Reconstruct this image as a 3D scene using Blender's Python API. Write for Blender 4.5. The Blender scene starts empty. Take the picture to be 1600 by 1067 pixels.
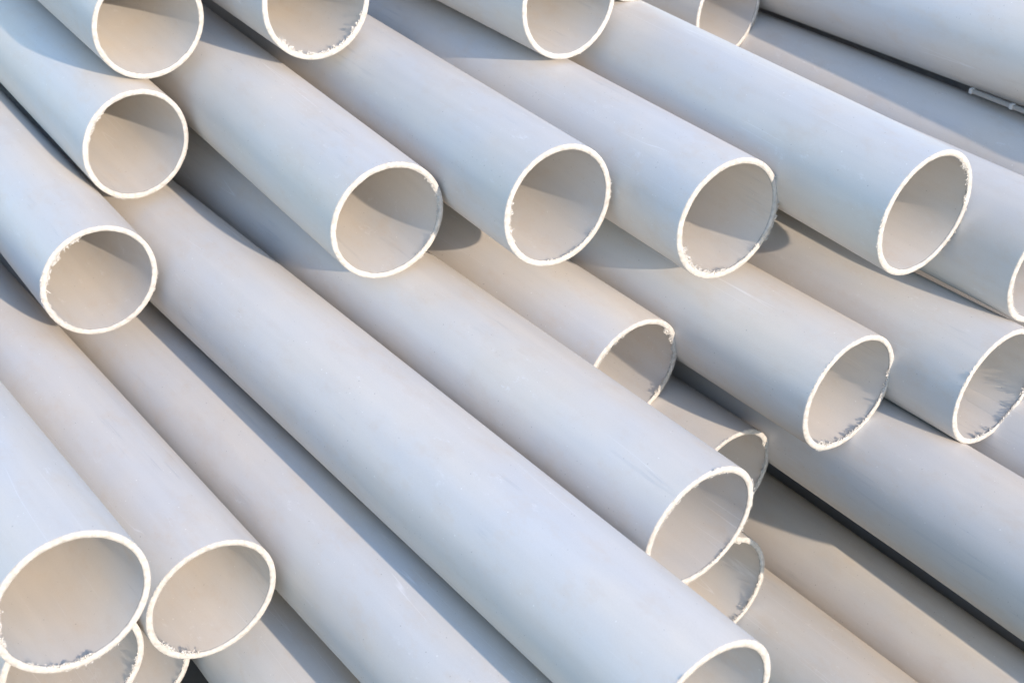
import bpy, bmesh, math, random
from mathutils import Vector, Matrix, noise

# ------------------------------------------------------------------ camera, sky, sun, exposure
scene = bpy.context.scene
cam_data = bpy.data.cameras.new("camera")
cam_data.sensor_width = 36.0
cam_data.lens = 2100.0 / 1600.0 * 36.0
cam_data.clip_start = 0.01
cam_data.clip_end = 500.0
cam = bpy.data.objects.new("camera", cam_data)
scene.collection.objects.link(cam)
cam.location = (0.0, 0.0, 17.6 * 0.08)
cam.rotation_euler = (math.radians(90.0 - 33.63766470438416), 0.0, 0.0)
cam_data.dof.use_dof = True
cam_data.dof.focus_distance = 1.62
cam_data.dof.aperture_fstop = 9.0
scene.camera = cam

SUN_ELEV, SUN_AZ = math.radians(20.0), math.radians(-49.0)     # azimuth counted from +X towards +Y
sun_dir = Vector((math.cos(SUN_ELEV) * math.cos(SUN_AZ), math.cos(SUN_ELEV) * math.sin(SUN_AZ), math.sin(SUN_ELEV)))

world = bpy.data.worlds.new("World")
scene.world = world
world.use_nodes = True
wn = world.node_tree
bg = wn.nodes["Background"]
sky = wn.nodes.new("ShaderNodeTexSky")
sky.sky_type = 'NISHITA'
sky.sun_disc = False
sky.sun_elevation = SUN_ELEV
sky.sun_rotation = math.pi / 2 - SUN_AZ
sky.air_density = 1.0
sky.dust_density = 0.5
sky.ozone_density = 2.0
wn.links.new(sky.outputs[0], bg.inputs[0])
bg.inputs[1].default_value = 0.15

sun_data = bpy.data.lights.new("sun", 'SUN')
sun_data.energy = 2.2
sun_data.angle = math.radians(0.5)
sun_data.color = (1.0, 0.82, 0.65)
sun = bpy.data.objects.new("sun", sun_data)
scene.collection.objects.link(sun)
sun.rotation_euler = sun_dir.to_track_quat('Z', 'Y').to_euler()
sun.location = sun_dir * 20

vs = scene.view_settings
vs.view_transform = 'Standard'
vs.look = 'None'
vs.exposure = 1.48
vs.gamma = 1.0
vs.use_curve_mapping = False

# ------------------------------------------------------------------ materials
def new_mat(name):
    m = bpy.data.materials.new(name)
    m.use_nodes = True
    nt = m.node_tree
    return m, nt, nt.nodes["Principled BSDF"]

def N(nt, kind, **kw):
    n = nt.nodes.new(kind)
    for k, v in kw.items():
        setattr(n, k, v)
    return n

def wall_material(name, base):
    """grey PVC: faint blotches, streaks along the pipe, dust specks, scratches; local z runs along the pipe"""
    m, nt, b = new_mat(name)
    L = nt.links.new
    tc = N(nt, "ShaderNodeTexCoord")
    info = N(nt, "ShaderNodeObjectInfo")
    off = N(nt, "ShaderNodeVectorMath", operation='SCALE'); off.inputs[0].default_value = (3.1, 7.3, 5.7)
    L(info.outputs["Random"], off.inputs["Scale"])
    add = N(nt, "ShaderNodeVectorMath", operation='ADD')
    L(tc.outputs["Object"], add.inputs[0]); L(off.outputs[0], add.inputs[1])
    def noise_tex(scale, vec_scale, detail=3.0, rough=0.55):
        mp = N(nt, "ShaderNodeMapping"); mp.inputs["Scale"].default_value = vec_scale
        L(add.outputs[0], mp.inputs["Vector"])
        t = N(nt, "ShaderNodeTexNoise"); t.inputs["Scale"].default_value = scale
        t.inputs["Detail"].default_value = detail; t.inputs["Roughness"].default_value = rough
        L(mp.outputs[0], t.inputs["Vector"])
        return t
    def ramp(src, p0, c0, p1, c1):
        r = N(nt, "ShaderNodeValToRGB")
        r.color_ramp.elements[0].position = p0; r.color_ramp.elements[0].color = (*c0, 1)
        r.color_ramp.elements[1].position = p1; r.color_ramp.elements[1].color = (*c1, 1)
        L(src, r.inputs[0]); return r
    def mix(a, bcol, fac, mode='MIX'):
        x = N(nt, "ShaderNodeMix", data_type='RGBA', blend_type=mode)
        if hasattr(fac, "is_linked"): L(fac, x.inputs[0])
        else: x.inputs[0].default_value = fac
        if hasattr(a, "is_linked"): L(a, x.inputs[6])
        else: x.inputs[6].default_value = (*a, 1)
        if hasattr(bcol, "is_linked"): L(bcol, x.inputs[7])
        else: x.inputs[7].default_value = (*bcol, 1)
        return x.outputs[2]
    dusty = tuple(c * k for c, k in zip(base, (1.05, 1.0, 0.93)))
    cool = tuple(c * k for c, k in zip(base, (0.96, 0.98, 1.01)))
    blotch = noise_tex(9.0, (1, 1, 0.45), 4.0)
    col = ramp(blotch.outputs["Fac"], 0.36, cool, 0.66, dusty).outputs[0]
    streak = noise_tex(60.0, (1, 1, 0.03), 2.0)
    col = mix(col, ramp(streak.outputs["Fac"], 0.3, (0.95,) * 3, 0.7, (1.03,) * 3).outputs[0], 0.6, 'MULTIPLY')
    grain = noise_tex(900.0, (1, 1, 1), 2.0)
    col = mix(col, ramp(grain.outputs["Fac"], 0.3, (0.94,) * 3, 0.7, (1.05,) * 3).outputs[0], 0.5, 'MULTIPLY')
    # fine dark and pale specks
    for sc, thr, c, seed in ((210.0, 0.075, (0.20, 0.18, 0.17), 0.0), (170.0, 0.07, (0.85, 0.84, 0.80), 4.4)):
        mp = N(nt, "ShaderNodeMapping"); mp.inputs["Location"].default_value = (seed,) * 3
        L(add.outputs[0], mp.inputs["Vector"])
        v = N(nt, "ShaderNodeTexVoronoi"); v.inputs["Scale"].default_value = sc; v.inputs["Randomness"].default_value = 1.0
        L(mp.outputs[0], v.inputs["Vector"])
        keep = N(nt, "ShaderNodeMath", operation='GREATER_THAN'); keep.inputs[1].default_value = 0.87
        sep = N(nt, "ShaderNodeSeparateColor"); L(v.outputs["Color"], sep.inputs[0]); L(sep.outputs[0], keep.inputs[0])
        size = N(nt, "ShaderNodeMath", operation='MULTIPLY'); size.inputs[1].default_value = thr * 2.2
        L(sep.outputs[1], size.inputs[0])
        lt = N(nt, "ShaderNodeMath", operation='LESS_THAN'); L(v.outputs["Distance"], lt.inputs[0]); L(size.outputs[0], lt.inputs[1])
        mul = N(nt, "ShaderNodeMath", operation='MULTIPLY'); L(lt.outputs[0], mul.inputs[0]); L(keep.outputs[0], mul.inputs[1])
        half = N(nt, "ShaderNodeMath", operation='MULTIPLY'); half.inputs[1].default_value = 0.55; L(mul.outputs[0], half.inputs[0])
        col = mix(col, c, half.outputs[0])
    # long pale scratches: thin contour lines of a stretched noise, kept only in patches
    scr = noise_tex(26.0, (1, 1, 0.035), 1.5)
    d = N(nt, "ShaderNodeMath", operation='SUBTRACT'); d.inputs[1].default_value = 0.5; L(scr.outputs["Fac"], d.inputs[0])
    ab = N(nt, "ShaderNodeMath", operation='ABSOLUTE'); L(d.outputs[0], ab.inputs[0])
    line = ramp(ab.outputs[0], 0.0, (1, 1, 1), 0.0035, (0, 0, 0))
    patch = noise_tex(7.0, (1, 1, 0.7), 3.0)
    pm = ramp(patch.outputs["Fac"], 0.56, (0, 0, 0), 0.62, (1, 1, 1))
    mm = N(nt, "ShaderNodeMath", operation='MULTIPLY'); L(line.outputs[0], mm.inputs[0]); L(pm.outputs[0], mm.inputs[1])
    m2 = N(nt, "ShaderNodeMath", operation='MULTIPLY'); m2.inputs[1].default_value = 0.35; L(mm.outputs[0], m2.inputs[0])
    col = mix(col, (0.82, 0.82, 0.84), m2.outputs[0])
    # scuffs: groups of short dull streaks running along the pipe, and soft dust smears
    sc1 = noise_tex(120.0, (1, 1, 0.05), 3.0, 0.7)
    sc2 = noise_tex(11.0, (1, 1, 0.4), 4.0, 0.65)
    a1 = ramp(sc1.outputs["Fac"], 0.55, (0, 0, 0), 0.63, (1, 1, 1)); a2 = ramp(sc2.outputs["Fac"], 0.57, (0, 0, 0), 0.66, (1, 1, 1))
    scm = N(nt, "ShaderNodeMath", operation='MULTIPLY'); L(a1.outputs[0], scm.inputs[0]); L(a2.outputs[0], scm.inputs[1])
    scn = N(nt, "ShaderNodeMath", operation='MULTIPLY'); scn.inputs[1].default_value = 0.30; L(scm.outputs[0], scn.inputs[0])
    col = mix(col, tuple(c * 0.68 for c in (base[0] * 0.95, base[1], base[2] * 1.08)), scn.outputs[0])
    sm = noise_tex(30.0, (1, 1, 0.6), 6.0, 0.75)
    smr = ramp(sm.outputs["Fac"], 0.52, (0, 0, 0), 0.75, (0.5, 0.5, 0.5))
    col = mix(col, (0.56, 0.47, 0.38), smr.outputs[0], 'MIX')
    ck = noise_tex(70.0, (1, 1, 0.5), 5.0, 0.8); ckp = noise_tex(5.0, (1, 1, 0.8), 2.0)
    c1 = ramp(ck.outputs["Fac"], 0.60, (0, 0, 0), 0.70, (1, 1, 1)); c2 = ramp(ckp.outputs["Fac"], 0.50, (0, 0, 0), 0.60, (0.55, 0.55, 0.55))
    ckm = N(nt, "ShaderNodeMath", operation='MULTIPLY'); L(c1.outputs[0], ckm.inputs[0]); L(c2.outputs[0], ckm.inputs[1])
    col = mix(col, (0.72, 0.71, 0.70), ckm.outputs[0])
    tone = N(nt, "ShaderNodeMapRange"); tone.inputs[3].default_value = 0.95; tone.inputs[4].default_value = 1.05
    L(info.outputs["Random"], tone.inputs[0])
    hsv = N(nt, "ShaderNodeHueSaturation"); L(tone.outputs[0], hsv.inputs["Value"]); L(col, hsv.inputs["Color"])
    col = hsv.outputs[0]
    L(col, b.inputs["Base Color"])
    rr = ramp(blotch.outputs["Fac"], 0.3, (0.46,) * 3, 0.7, (0.62,) * 3)
    L(rr.outputs[0], b.inputs["Roughness"])
    b.inputs["Specular IOR Level"].default_value = 0.5
    b.inputs["IOR"].default_value = 1.5
    # relief: extrusion waviness + grain + scratches
    wav = noise_tex(14.0, (1, 1, 0.5), 2.0)
    s1 = N(nt, "ShaderNodeMath", operation='MULTIPLY_ADD'); s1.inputs[1].default_value = 0.0016
    L(wav.outputs["Fac"], s1.inputs[0])
    g1 = N(nt, "ShaderNodeMath", operation='MULTIPLY'); g1.inputs[1].default_value = 0.00004; L(grain.outputs["Fac"], g1.inputs[0])
    L(g1.outputs[0], s1.inputs[2])
    s2 = N(nt, "ShaderNodeMath", operation='MULTIPLY_ADD'); s2.inputs[1].default_value = 0.00012
    L(streak.outputs["Fac"], s2.inputs[0]); L(s1.outputs[0], s2.inputs[2])
    s3 = N(nt, "ShaderNodeMath", operation='MULTIPLY_ADD'); s3.inputs[1].default_value = -0.00010
    L(mm.outputs[0], s3.inputs[0]); L(s2.outputs[0], s3.inputs[2])
    bp = N(nt, "ShaderNodeBump"); bp.inputs["Strength"].default_value = 0.8; bp.inputs["Distance"].default_value = 1.0
    L(s3.outputs[0], bp.inputs["Height"]); L(bp.outputs[0], b.inputs["Normal"])
    return m

def cut_material():
    m, nt, b = new_mat("sawn_pvc")
    L = nt.links.new
    tc = N(nt, "ShaderNodeTexCoord")
    t = N(nt, "ShaderNodeTexNoise"); t.inputs["Scale"].default_value = 160.0; t.inputs["Detail"].default_value = 5.0
    L(tc.outputs["Object"], t.inputs["Vector"])
    r = N(nt, "ShaderNodeValToRGB")
    r.color_ramp.elements[0].position = 0.3; r.color_ramp.elements[0].color = (0.33, 0.32, 0.30, 1)
    r.color_ramp.elements[1].position = 0.6; r.color_ramp.elements[1].color = (0.44, 0.43, 0.41, 1)
    L(t.outputs["Fac"], r.inputs[0]); L(r.outputs[0], b.inputs["Base Color"])
    b.inputs["Roughness"].default_value = 0.75
    bp = N(nt, "ShaderNodeBump"); bp.inputs["Distance"].default_value = 0.0012; bp.inputs["Strength"].default_value = 0.7
    L(t.outputs["Fac"], bp.inputs["Height"]); L(bp.outputs[0], b.inputs["Normal"])
    return m

def swarf_material():
    m, nt, b = new_mat("pvc_swarf")
    b.inputs["Base Color"].default_value = (0.50, 0.49, 0.465, 1)
    b.inputs["Roughness"].default_value = 0.8
    b.inputs["Subsurface Weight"].default_value = 0.0
    return m

def soil_material():
    m, nt, b = new_mat("dry_soil")
    L = nt.links.new
    tc = N(nt, "ShaderNodeTexCoord")
    t = N(nt, "ShaderNodeTexNoise"); t.inputs["Scale"].default_value = 6.0; t.inputs["Detail"].default_value = 10.0
    L(tc.outputs["Object"], t.inputs["Vector"])
    r = N(nt, "ShaderNodeValToRGB")
    r.color_ramp.elements[0].position = 0.35; r.color_ramp.elements[0].color = (0.03, 0.024, 0.018, 1)
    r.color_ramp.elements[1].position = 0.7; r.color_ramp.elements[1].color = (0.075, 0.06, 0.045, 1)
    L(t.outputs["Fac"], r.inputs[0]); L(r.outputs[0], b.inputs["Base Color"])
    b.inputs["Roughness"].default_value = 0.95
    bp = N(nt, "ShaderNodeBump"); bp.inputs["Distance"].default_value = 0.02
    L(t.outputs["Fac"], bp.inputs["Height"]); L(bp.outputs[0], b.inputs["Normal"])
    return m

M_STRIP, _nt, _b = new_mat('weathered_strip')
_b.inputs['Base Color'].default_value = (0.34, 0.32, 0.28, 1)
_b.inputs['Roughness'].default_value = 0.7
BASE = (0.59, 0.568, 0.538)
M_WALL = wall_material("grey_pvc", BASE)
M_CUT = cut_material()
M_SWARF = swarf_material()
M_SOIL = soil_material()

# ------------------------------------------------------------------ helpers
def link_mesh(name, verts, faces, mat, parent=None, smooth=True):
    me = bpy.data.meshes.new(name)
    me.from_pydata(verts, [], faces)
    me.materials.append(mat)
    if smooth:
        me.polygons.foreach_set("use_smooth", [True] * len(me.polygons))
    me.update()
    o = bpy.data.objects.new(name, me)
    scene.collection.objects.link(o)
    if parent: o.parent = parent
    return o

R = 0.080            # outer radius of every pipe
WALL = 0.0077        # wall thickness
SEG = 360

def in_range(a, lo, hi, soft=8.0):
    """1 inside the angular range lo..hi (degrees, clockwise on the picture of the mouth, 0 = right), fading at its ends"""
    a = (a - lo) % 360.0
    w = (hi - lo) % 360.0
    if a <= w:
        return min(1.0, min(a, w - a) / soft + 0.25)
    return 0.0

def make_pipe(key, row, label, burrs):
    cx, cy, cz, dx, dy, dz, nx, ny, nz, oa, ob, length = row
    rng = random.Random(sum(ord(c) * (i + 3) for i, c in enumerate(key)))
    d = Vector((dx, dy, dz)).normalized(); n = Vector((nx, ny, nz)).normalized()
    e1 = (Vector((1, 0, 0)) - d * d.x).normalized()
    e2 = d.cross(e1)                     # points down
    rot = Matrix((e1, e2, d)).transposed()
    root = bpy.data.objects.new("plastic_pipe", None)
    scene.collection.objects.link(root)
    root.empty_display_size = 0.05
    root.location = (cx, cy, cz)
    root.rotation_euler = rot.to_euler()
    root["label"] = label; root["category"] = "pipe"; root["group"] = "grey plastic pipes heaped in the stack"
    nl = Vector((n.dot(e1), n.dot(e2), n.dot(d)))
    seed = rng.uniform(0, 100)
    def zcut(x, y):
        return -(nl.x * x + nl.y * y) / nl.z
    def nz1(a, f, s):                     # periodic noise round the mouth
        return noise.noise(Vector((math.cos(a) * f, math.sin(a) * f, seed + s)))
    def oval(a): return 1 + oa * math.cos(2 * a) + ob * math.sin(2 * a)
    # ---- profile rings of the cut end: (radius, depth below the saw plane)
    ring_o, ring_of, ring_if, ring_i, ring_ii = [], [], [], [], []
    for k in range(SEG):
        a = 2 * math.pi * k / SEG
        deg = math.degrees(a)
        ro = R * oval(a) * (1 + 0.0035 * nz1(a, 1.3, 1))
        th = WALL * (1 + 0.16 * nz1(a, 0.9, 2) + 0.07 * nz1(a, 5, 12))
        ragged_i = max([in_range(deg, lo, hi) * s for (side, lo, hi, s) in burrs if side == 'i'] or [0])
        ragged_o = max([in_range(deg, lo, hi) * s for (side, lo, hi, s) in burrs if side == 'o'] or [0])
        wob = 0.00035 * nz1(a, 7, 3) + 0.00022 * nz1(a, 40, 4) + 0.00015 * nz1(a, 90, 11)
        jag_i = (0.00018 + 0.0019 * ragged_i) * (0.8 * nz1(a, 9, 15) + nz1(a, 24, 5) + 0.8 * nz1(a, 65, 6)) + 0.0010 * ragged_i
        jag_o = (0.00016 + 0.0014 * ragged_o) * (nz1(a, 20, 7) + 0.7 * nz1(a, 55, 8)) - 0.0003 * ragged_o
        ri = ro - th
        c, s = math.cos(a), math.sin(a)
        def P(r, depth):
            x, y = r * c, r * s
            return (x, y, zcut(x, y) + depth)
        ring_o.append(P(ro, 0.0016))
        ring_of.append(P(ro - 0.0006 - max(0.0, -jag_o), 0.0004 + wob))
        ring_if.append(P(ri + 0.0004 - jag_i, 0.0004 + wob))
        ring_i.append(P(ri - 0.5 * max(0.0, jag_i), 0.0018))
        ring_ii.append(P(ri, 0.0030))
    # mid ring for a slightly uneven sawn face
    ring_m = []
    for k in range(SEG):
        a = 2 * math.pi * k / SEG
        p, q = ring_of[k], ring_if[k]
        ring_m.append(((p[0] + q[0]) / 2, (p[1] + q[1]) / 2, (p[2] + q[2]) / 2 - 0.0003 + 0.0003 * nz1(a, 30, 9)))
    rings = [ring_o, ring_of, ring_m, ring_if, ring_i, ring_ii]
    verts = [v for r in rings for v in r]
    faces = []
    for j in range(len(rings) - 1):
        for k in range(SEG):
            k2 = (k + 1) % SEG
            faces.append((j * SEG + k, j * SEG + k2, (j + 1) * SEG + k2, (j + 1) * SEG + k))
    link_mesh("cut_end", verts, faces, M_CUT, root)
    # ---- the wall: outer skin, inner skin, far end
    stations = [0.0, 0.01, 0.05, 0.15, 0.4, 0.8, 1.4, length]
    verts, faces = [], []
    def skin(front, factor, inward):
        base = len(verts)
        verts.extend(front)
        for t in stations[1:]:
            for k in range(SEG):
                a = 2 * math.pi * k / SEG
                r = (R if factor == 0 else R - WALL) * (1 + (oval(a) - 1) * max(0.0, 1 - t / 1.0))
                x, y = r * math.cos(a), r * math.sin(a)
                w = max(0.0, 1 - t / 0.15)
                fx = front[k]
                bl = max(0.0, 1 - t / 0.05)
                verts.append((x * (1 - bl) + fx[0] * bl, y * (1 - bl) + fx[1] * bl, t + zcut(x, y) * w))
        for j in range(len(stations) - 1):
            for k in range(SEG):
                k2 = (k + 1) % SEG
                A = base + j * SEG
                q = (A + k, A + SEG + k, A + SEG + k2, A + k2)
                faces.append(q if not inward else q[::-1])
        return base
    b0 = skin(ring_o, 0, False)
    b1 = skin(ring_ii, 1, True)
    last = (len(stations) - 1) * SEG
    for k in range(SEG):
        k2 = (k + 1) % SEG
        faces.append((b0 + last + k, b1 + last + k, b1 + last + k2, b0 + last + k2))
    link_mesh("tube_wall", verts, faces, M_WALL, root)
    # ---- swarf: curled shreds of plastic hanging on the sawn edges
    if burrs:
        verts, faces = [], []
        for (side, lo, hi, s) in burrs:
            width = (hi - lo) % 360.0
            inner = side == 'i'
            sgn = -1 if inner else 1
            # crumbs: small angular lumps clinging to the sawn edge in clusters
            for _ in range(int(width * (11.0 if inner else 5.0) * (0.2 + s))):
                a = math.radians(lo + width * rng.random())
                clump = noise.noise(Vector((math.cos(a) * 9, math.sin(a) * 9, seed + 31))) + 0.5 * noise.noise(Vector((math.cos(a) * 28, math.sin(a) * 28, seed + 37)))
                fade = in_range(math.degrees(a), lo, hi, 14.0)
                if clump * 1.3 + fade * 0.8 - 0.45 < rng.random() * 0.6: continue
                reach = (0.0006 + 0.0068 * s ** 1.3 * max(0.15, min(1.0, 0.5 + clump)) * rng.random() ** 1.9) * (1 if inner else 0.5)
                size = rng.uniform(0.0003, 0.0005 + 0.0008 * s)
                r0 = (R - WALL + 0.0004) if inner else R - 0.0004
                rr_ = r0 + sgn * reach
                p = Vector((rr_ * math.cos(a), rr_ * math.sin(a), 0)); p.z = zcut(p.x, p.y) + rng.uniform(-0.0004, 0.0018)
                m3 = Matrix.Rotation(rng.random() * 6.28, 3, Vector((rng.gauss(0, 1), rng.gauss(0, 1), rng.gauss(0, 1) + 0.01)).normalized())
                sx = Vector((1, rng.uniform(0.5, 1.0), rng.uniform(0.35, 0.8) )) * size
                if rng.random() < 0.25: sx.x *= 2.2
                base = len(verts)
                for q in ((1, 0, 0), (-1, 0, 0), (0, 1, 0), (0, -1, 0), (0, 0, 1), (0, 0, -1)):
                    verts.append(tuple(p + m3 @ Vector((q[0] * sx.x, q[1] * sx.y, q[2] * sx.z)) * rng.uniform(0.8, 1.25)))
                for f3 in ((0, 2, 4), (2, 1, 4), (1, 3, 4), (3, 0, 4), (2, 0, 5), (1, 2, 5), (3, 1, 5), (0, 3, 5)):
                    faces.append(tuple(base + i for i in f3))
            # shavings: thin curled shreds of very different lengths
            for _ in range(int(width * (0.7 if inner else 0.5) * (0.3 + s))):
                a = math.radians(lo + width * rng.betavariate(1.5, 1.5))
                r0 = (R - WALL + 0.0003) if inner else R - 0.0005
                ln = (0.0012 + 0.0105 * s * rng.random() ** 5) * (1 if inner else 0.6)
                wd = rng.uniform(0.00025, 0.0005 + 0.0004 * s)
                p = Vector((r0 * math.cos(a), r0 * math.sin(a), 0)); p.z = zcut(p.x, p.y) + rng.uniform(0.0001, 0.0016)
                radial = Vector((math.cos(a), math.sin(a), 0)) * sgn
                tang = Vector((-math.sin(a), math.cos(a), 0))
                up = Vector((0, 0, -1))
                direc = (radial * rng.uniform(0.2, 1.0) + tang * rng.uniform(-1.3, 1.3) + up * rng.uniform(-0.3, 0.7)).normalized()
                curl = Vector((rng.gauss(0, 1), rng.gauss(0, 1), rng.gauss(0, 1))) * 1.1
                steps = 5
                side_v = direc.cross(up + tang * 0.3)
                if side_v.length < 1e-4: side_v = tang
                side_v.normalize()
                thick = direc.cross(side_v).normalized() * (wd * 0.35)
                base = len(verts)
                p = p - direc * 0.0006
                for q in range(steps + 1):
                    w = wd * (1 - 0.6 * q / steps) * (1 + 0.3 * rng.uniform(-1, 1))
                    for vv in (side_v * w + thick, -side_v * w + thick, -side_v * w - thick, side_v * w - thick):
                        verts.append(tuple(p + vv))
                    direc = (direc + curl * (1.0 / steps)).normalized()
                    p = p + direc * (ln / steps)
                for q in range(steps):
                    for e in range(4):
                        e2_ = (e + 1) % 4
                        faces.append((base + q * 4 + e, base + q * 4 + e2_, base + (q + 1) * 4 + e2_, base + (q + 1) * 4 + e))
                faces.append((base + 3, base + 2, base + 1, base))
                t = base + steps * 4
                faces.append((t, t + 1, t + 2, t + 3))
        sw = link_mesh("burr", verts, faces, M_SWARF, root, smooth=False)
        sw["kind"] = "stuff"
    return root

# ------------------------------------------------------------------ the pipes: mouth centre, axis into the heap, normal of the saw cut, ovality, length
PIPES = {
    'P1': (-0.4963, 1.7722, 0.7505, -0.5777, 0.8153, 0.0397, -0.5676, 0.8213, 0.0571, 0.0000, 0.0000, 2.4000),
    'P2': (-0.5270, 1.7260, 0.5908, -0.5785, 0.8150, 0.0335, -0.6365, 0.7710, -0.0227, -0.0001, -0.0041, 2.4000),
    'P3': (-0.5498, 1.5397, 0.4801, -0.5839, 0.8114, 0.0272, -0.5724, 0.8200, -0.0010, -0.0038, 0.0045, 2.4000),
    'P4': (-0.2653, 1.7802, 0.7778, -0.5656, 0.8246, 0.0069, -0.5388, 0.8414, -0.0412, 0.0000, 0.0000, 2.4000),
    'P5': (-0.1550, 1.4897, 0.5978, -0.5632, 0.8261, 0.0176, -0.5391, 0.8422, 0.0089, -0.0005, 0.0025, 2.4000),
    'P6': (0.0577, 1.4589, 0.6352, -0.5487, 0.8360, -0.0102, -0.5593, 0.8285, -0.0276, -0.0001, -0.0005, 2.4000),
    'P7': (0.0788, 1.7630, 0.7854, -0.5869, 0.8096, 0.0067, -0.5887, 0.8079, -0.0251, 0.0000, 0.0000, 2.4000),
    'P8': (0.2654, 1.4499, 0.6221, -0.5520, 0.8337, -0.0109, -0.5379, 0.8429, -0.0134, -0.0002, -0.0025, 2.4000),
    'P9': (0.4851, 1.3931, 0.6599, -0.5497, 0.8353, 0.0064, -0.5776, 0.8159, 0.0247, -0.0013, -0.0029, 2.4000),
    'P10': (0.6545, 1.4010, 0.5875, -0.5655, 0.8246, -0.0165, -0.5538, 0.8320, 0.0327, 0.0000, 0.0000, 2.4000),
    'P11': (0.3528, 2.1124, 0.6474, -0.6037, 0.7967, 0.0294, -0.6790, 0.7341, 0.0099, 0.0000, 0.0000, 2.4000),
    'P12': (0.1812, 1.8867, 0.8225, -0.5871, 0.8095, 0.0079, -0.5923, 0.8058, 0.0013, 0.0000, 0.0000, 2.4000),
    'P13': (0.9682, 1.4938, 0.5178, -0.6162, 0.7876, 0.0097, -0.6162, 0.7876, 0.0097, 0.0000, 0.0000, 2.7200),
    'P14': (1.0035, 1.5031, 0.6914, -0.5961, 0.8029, -0.0090, -0.5961, 0.8029, -0.0090, 0.0000, 0.0000, 3.0800),
    'P15': (0.1555, 1.4231, 0.4104, -0.6152, 0.7882, 0.0174, -0.6032, 0.7963, 0.0448, -0.0006, -0.0024, 2.4000),
    'P16': (0.4129, 1.3321, 0.4448, -0.6008, 0.7993, -0.0088, -0.5944, 0.8041, 0.0073, 0.0005, 0.0015, 2.4000),
    'P17': (0.2055, 1.1052, 0.4277, -0.6168, 0.7871, 0.0058, -0.5945, 0.8032, 0.0378, -0.0008, 0.0020, 2.4000),
    'P19': (0.5957, 1.3420, 0.4470, -0.5910, 0.8064, -0.0191, -0.5854, 0.8107, 0.0010, 0.0007, -0.0029, 2.4000),
    'P20': (0.1850, 0.8576, 0.4209, -0.6134, 0.7897, -0.0080, -0.5780, 0.8159, -0.0107, 0.0000, 0.0000, 2.4000),
    'P21': (0.2861, 1.3787, 0.2672, -0.6342, 0.7732, 0.0083, -0.6160, 0.7872, 0.0309, 0.0000, 0.0000, 2.4000),
    'P22': (0.2869, 1.3403, 0.1093, -0.5943, 0.8042, -0.0084, -0.5676, 0.8172, -0.0998, 0.0000, 0.0000, 2.4000),
    'P23': (0.6749, 1.0899, 0.3151, -0.5781, 0.8156, -0.0262, -0.5781, 0.8156, -0.0262, 0.0000, 0.0000, 2.5200),
    'P24': (0.8768, 1.0860, 0.3302, -0.5781, 0.8156, -0.0262, -0.5781, 0.8156, -0.0262, 0.0000, 0.0000, 2.6000),
    'P25': (0.7617, 1.1258, -0.0237, -0.5974, 0.8019, -0.0036, -0.5974, 0.8019, -0.0036, 0.0000, 0.0000, 2.5600),
    'P26': (0.6228, 1.0459, -0.0224, -0.6020, 0.7984, -0.0115, -0.6020, 0.7984, -0.0115, 0.0000, 0.0000, 2.4800),
    'P27': (-0.4248, 0.9431, 0.4762, -0.6137, 0.7887, -0.0357, -0.6049, 0.7949, -0.0466, -0.0006, 0.0011, 2.4000),
    'P28': (-0.3386, 1.1060, 0.3195, -0.6162, 0.7876, -0.0003, -0.5990, 0.8007, -0.0081, 0.0006, -0.0004, 2.4000),
    'P29': (0.0952, 0.8343, 0.2779, -0.6196, 0.7849, -0.0071, -0.6196, 0.7849, -0.0071, 0.0000, 0.0000, 2.5200),
    'P30': (-0.0849, 0.9115, 0.1124, -0.5942, 0.8043, -0.0048, -0.5942, 0.8043, -0.0048, 0.0000, 0.0000, 2.4800),
    'P31': (-0.4743, 1.0144, 0.3071, -0.6082, 0.7932, -0.0323, -0.5879, 0.8080, -0.0395, 0.0000, 0.0000, 2.4000),
    'P32': (-0.4680, 1.1451, 0.1576, -0.5867, 0.8098, -0.0011, -0.5883, 0.8086, -0.0021, 0.0000, 0.0000, 2.4000),
}
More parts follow.
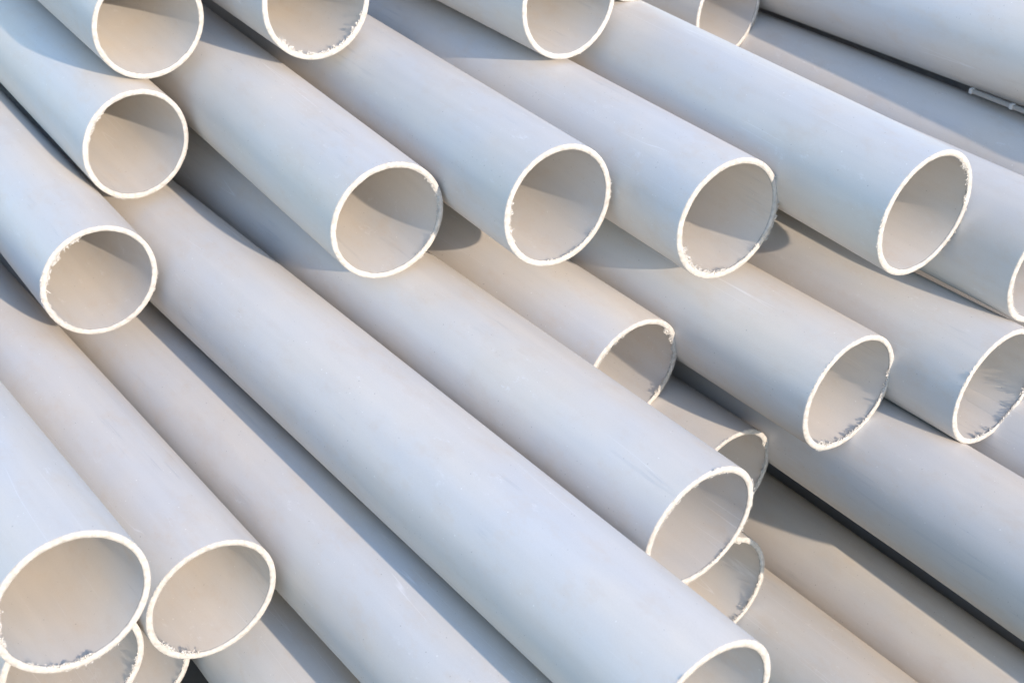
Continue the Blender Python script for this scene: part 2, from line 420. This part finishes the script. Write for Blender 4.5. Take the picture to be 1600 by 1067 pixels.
LABELS = {
    'P1': "pipe in the top left corner, its mouth cropped by the top edge, above another mouth",
    'P2': "pipe whose mouth sits directly below the cropped top-left mouth, sunlit brown wedge inside",
    'P3': "pipe at the left edge, third mouth down, ragged cut on its upper left lip",
    'P4': "pipe cropped by the top edge with a shredded fringe along the mouth's bottom",
    'P5': "leftmost of four mouths across the middle row, dark diagonal shadow inside it",
    'P6': "second mouth from the left in the middle row, just above the centre",
    'P7': "pipe cropped by the top edge with a clean smooth lip, above the middle row",
    'P8': "third mouth from the left in the middle row, torn lower-left lip, fuzzy right lip",
    'P9': "rightmost whole mouth of the middle row, steep and narrow",
    'P10': "pipe whose mouth is mostly cropped by the right edge, right of the steep narrow mouth",
    'P11': "small far mouth in the top right, cropped above and below by another pipe",
    'P12': "pipe showing only a sliver of pale lip at the top edge",
    'P13': "half-shaded pipe body below the thin dark gap in the upper right",
    'P14': "large soft-focus pipe body filling the top right corner",
    'P15': "pipe with a partly covered mouth right of centre, crumbs of swarf on its right lip",
    'P16': "whole mouth right of centre with a thick crust of white crumbs along its bottom lip",
    'P17': "long pipe behind the front one, mouth low right of centre with spiked upper lip",
    'P19': "cropped mouth at the right edge, below another cropped mouth, crumbs on its lower lip",
    'P20': "longest pipe crossing from upper left to the bottom edge, mouth cropped there",
    'P21': "pipe peeking from behind the spiked mouth, its lip partly in shadow, above right",
    'P22': "half-hidden mouth directly below the spiked mouth, crumbs on its right lip",
    'P23': "pipe body running under the two right-hand crumbed mouths into the lower right",
    'P24': "pipe body glimpsed at the right edge beneath the cropped crumbed mouth",
    'P25': "shaded pipe body in the bottom right corner, below a dark gap",
    'P26': "lit pipe body at the bottom edge, right of the cropped front mouth",
    'P27': "nearest pipe with the largest mouth, at the lower left, its left lip torn",
    'P28': "pipe with a slanting oval mouth beside the largest mouth, lump on its lower left lip",
    'P29': "mouthless pipe body with a long shadow stripe, right of the slanting oval mouth",
    'P30': "pipe body at the bottom edge below and right of the oval mouth",
    'P31': "mouth in the bottom left corner, overlapped by the largest mouth above it",
    'P32': "lowest pipe at bottom left, only brown inside and a thin curved lip showing",
    'F1': "added pipe body deep in the gap at the upper right, keeping it dark",
    'F2': "added pipe at the far right behind the soft-focus top right pipe, darkening its gap",
    'F4': "added pipe outside the right edge, leaning on the soft-focus pipe, blocking skylight",
    'F5': "pipe added outside the right edge, behind the leaning one, to shut out light",
    'F6': "pipe added on the ground beyond the bottom right corner to darken the gap above",
    'F7': "pipe added outside the right edge at half height to close off side light",
    'F3': "pipe added in the gap low on the right, under the crumbed mouths, for shade",
}
# torn stretches of the sawn edge: (inner or outer edge, from, to, strength); degrees clockwise as seen, 0 = right
BURRS = {
    'P1': [('i', 150, 170, 0.15)],
    'P2': [('i', 195, 245, 0.45), ('o', 100, 135, 0.5), ('o', 15, 45, 0.3)],
    'P3': [('i', 185, 262, 0.75), ('o', 170, 215, 0.5), ('o', 5, 45, 0.3), ('i', 130, 175, 0.35)],
    'P4': [('i', 20, 150, 0.9)],
    'P5': [('i', 318, 20, 0.45), ('i', 30, 60, 0.35), ('o', 40, 60, 0.3), ('o', 270, 300, 0.35)],
    'P6': [('i', 155, 200, 0.55), ('i', 35, 110, 0.4), ('o', 345, 20, 0.3)],
    'P7': [('o', 60, 90, 0.15)],
    'P8': [('i', 80, 165, 0.85), ('o', 330, 40, 0.75), ('i', 30, 80, 0.4)],
    'P9': [('i', 300, 10, 0.8), ('o', 150, 200, 0.5), ('o', 10, 60, 0.35)],
    'P10': [('i', 130, 180, 0.3)],
    'P11': [('o', 10, 40, 0.35)],
    'P12': [],
    'P15': [('i', 310, 60, 0.75), ('i', 190, 260, 0.35)],
    'P16': [('i', 350, 130, 0.75), ('o', 190, 240, 0.25), ('o', 110, 125, 0.4)],
    'P17': [('o', 268, 292, 0.5), ('i', 200, 300, 0.35), ('o', 330, 40, 0.3), ('i', 40, 110, 0.25)],
    'P19': [('i', 350, 110, 0.75), ('o', 180, 230, 0.45)],
    'P20': [('o', 190, 250, 0.35)],
    'P21': [('i', 320, 60, 0.7), ('o', 240, 300, 0.35)],
    'P22': [('i', 340, 70, 0.5), ('o', 0, 30, 0.3), ('i', 250, 300, 0.4)],
    'P27': [('i', 160, 205, 0.65), ('i', 80, 150, 0.6), ('o', 60, 110, 0.25)],
    'P28': [('i', 110, 160, 0.75), ('o', 190, 230, 0.3)],
    'P31': [('i', 10, 60, 0.6)],
    'P32': [('i', 10, 60, 0.3)],
}
for key, row in PIPES.items():
    make_pipe(key, row, LABELS[key], BURRS.get(key, []))

# pipes added low and at the right of the heap to keep its gaps dark
for key, h, z, end, length in (('F1', 18.9, 5.0, -0.1, 3.4), ('F2', 22.5, 6.5, 0.1, 3.2), ('F3', 17.0, 1.65, -0.2, 2.8),
                               ('F4', 23.1, 8.4, 0.0, 3.2), ('F5', 24.5, 6.8, 0.1, 3.2),
                               ('F6', 18.3, -0.45, -0.2, 2.8), ('F7', 19.2, 1.6, -0.1, 3.0)):
    ax = Vector((-0.5849, 0.8111, 0.0)); hv = Vector((0.8111, 0.5849, 0.0))
    p = hv * (h * R) + ax * end; p.z = z * R
    make_pipe(key, (*p, *ax, *ax, 0, 0, length), LABELS[key], [])

# ------------------------------------------------------------------ the thin strip lying in the gap at the upper right
def make_strip():
    a, b, c = (Vector(v) for v in ((0.6737, 1.8497, 0.6209), (0.7137, 1.7889, 0.6233), (0.7851, 1.6801, 0.6260)))
    root = bpy.data.objects.new("batten", None)
    scene.collection.objects.link(root)
    root.location = a
    d = (c - a).normalized()
    side = d.cross(Vector((0, 0, 1))).normalized(); up = side.cross(d)
    root.rotation_euler = Matrix((d, side, up)).transposed().to_euler()
    root["label"] = "thin grey strip with white bands lying in the dark gap at the upper right"
    root["category"] = "batten"
    def bar(name, x0, x1, w, t, mat):
        bm = bmesh.new()
        bmesh.ops.create_cube(bm, size=1.0)
        for v in bm.verts:
            v.co = Vector(((x0 + x1) / 2 + v.co.x * (x1 - x0), v.co.y * w, v.co.z * t))
        bmesh.ops.bevel(bm, geom=bm.edges[:], offset=0.0008, segments=2, affect='EDGES')
        me = bpy.data.meshes.new(name); bm.to_mesh(me); bm.free(); me.materials.append(mat)
        o = bpy.data.objects.new(name, me); scene.collection.objects.link(o); o.parent = root
    bar("lath", 0.002, (c - a).length, 0.006, 0.006, M_STRIP)
    bar("band", 0.0, 0.006, 0.008, 0.008, M_SWARF)
    x = (b - a).length
    bar("band", x, x + 0.006, 0.008, 0.008, M_SWARF)
make_strip()

# ------------------------------------------------------------------ the ground under the heap
def make_ground():
    verts, faces = [], []
    n = 60
    for j in range(n + 1):
        for i in range(n + 1):
            u = (i / n - 0.5) * 2; v = (j / n - 0.5) * 2
            x = math.copysign(abs(u) ** 3, u) * 200; y = math.copysign(abs(v) ** 3, v) * 200 + 1.5
            z = 0.02 * noise.noise(Vector((x * 1.3, y * 1.3, 0))) if abs(x) < 20 and abs(y) < 20 else 0.0
            verts.append((x, y, z - 0.16))
    for j in range(n):
        for i in range(n):
            a = j * (n + 1) + i
            faces.append((a, a + 1, a + n + 2, a + n + 1))
    o = link_mesh("ground", verts, faces, M_SOIL)
    o["kind"] = "structure"
make_ground()
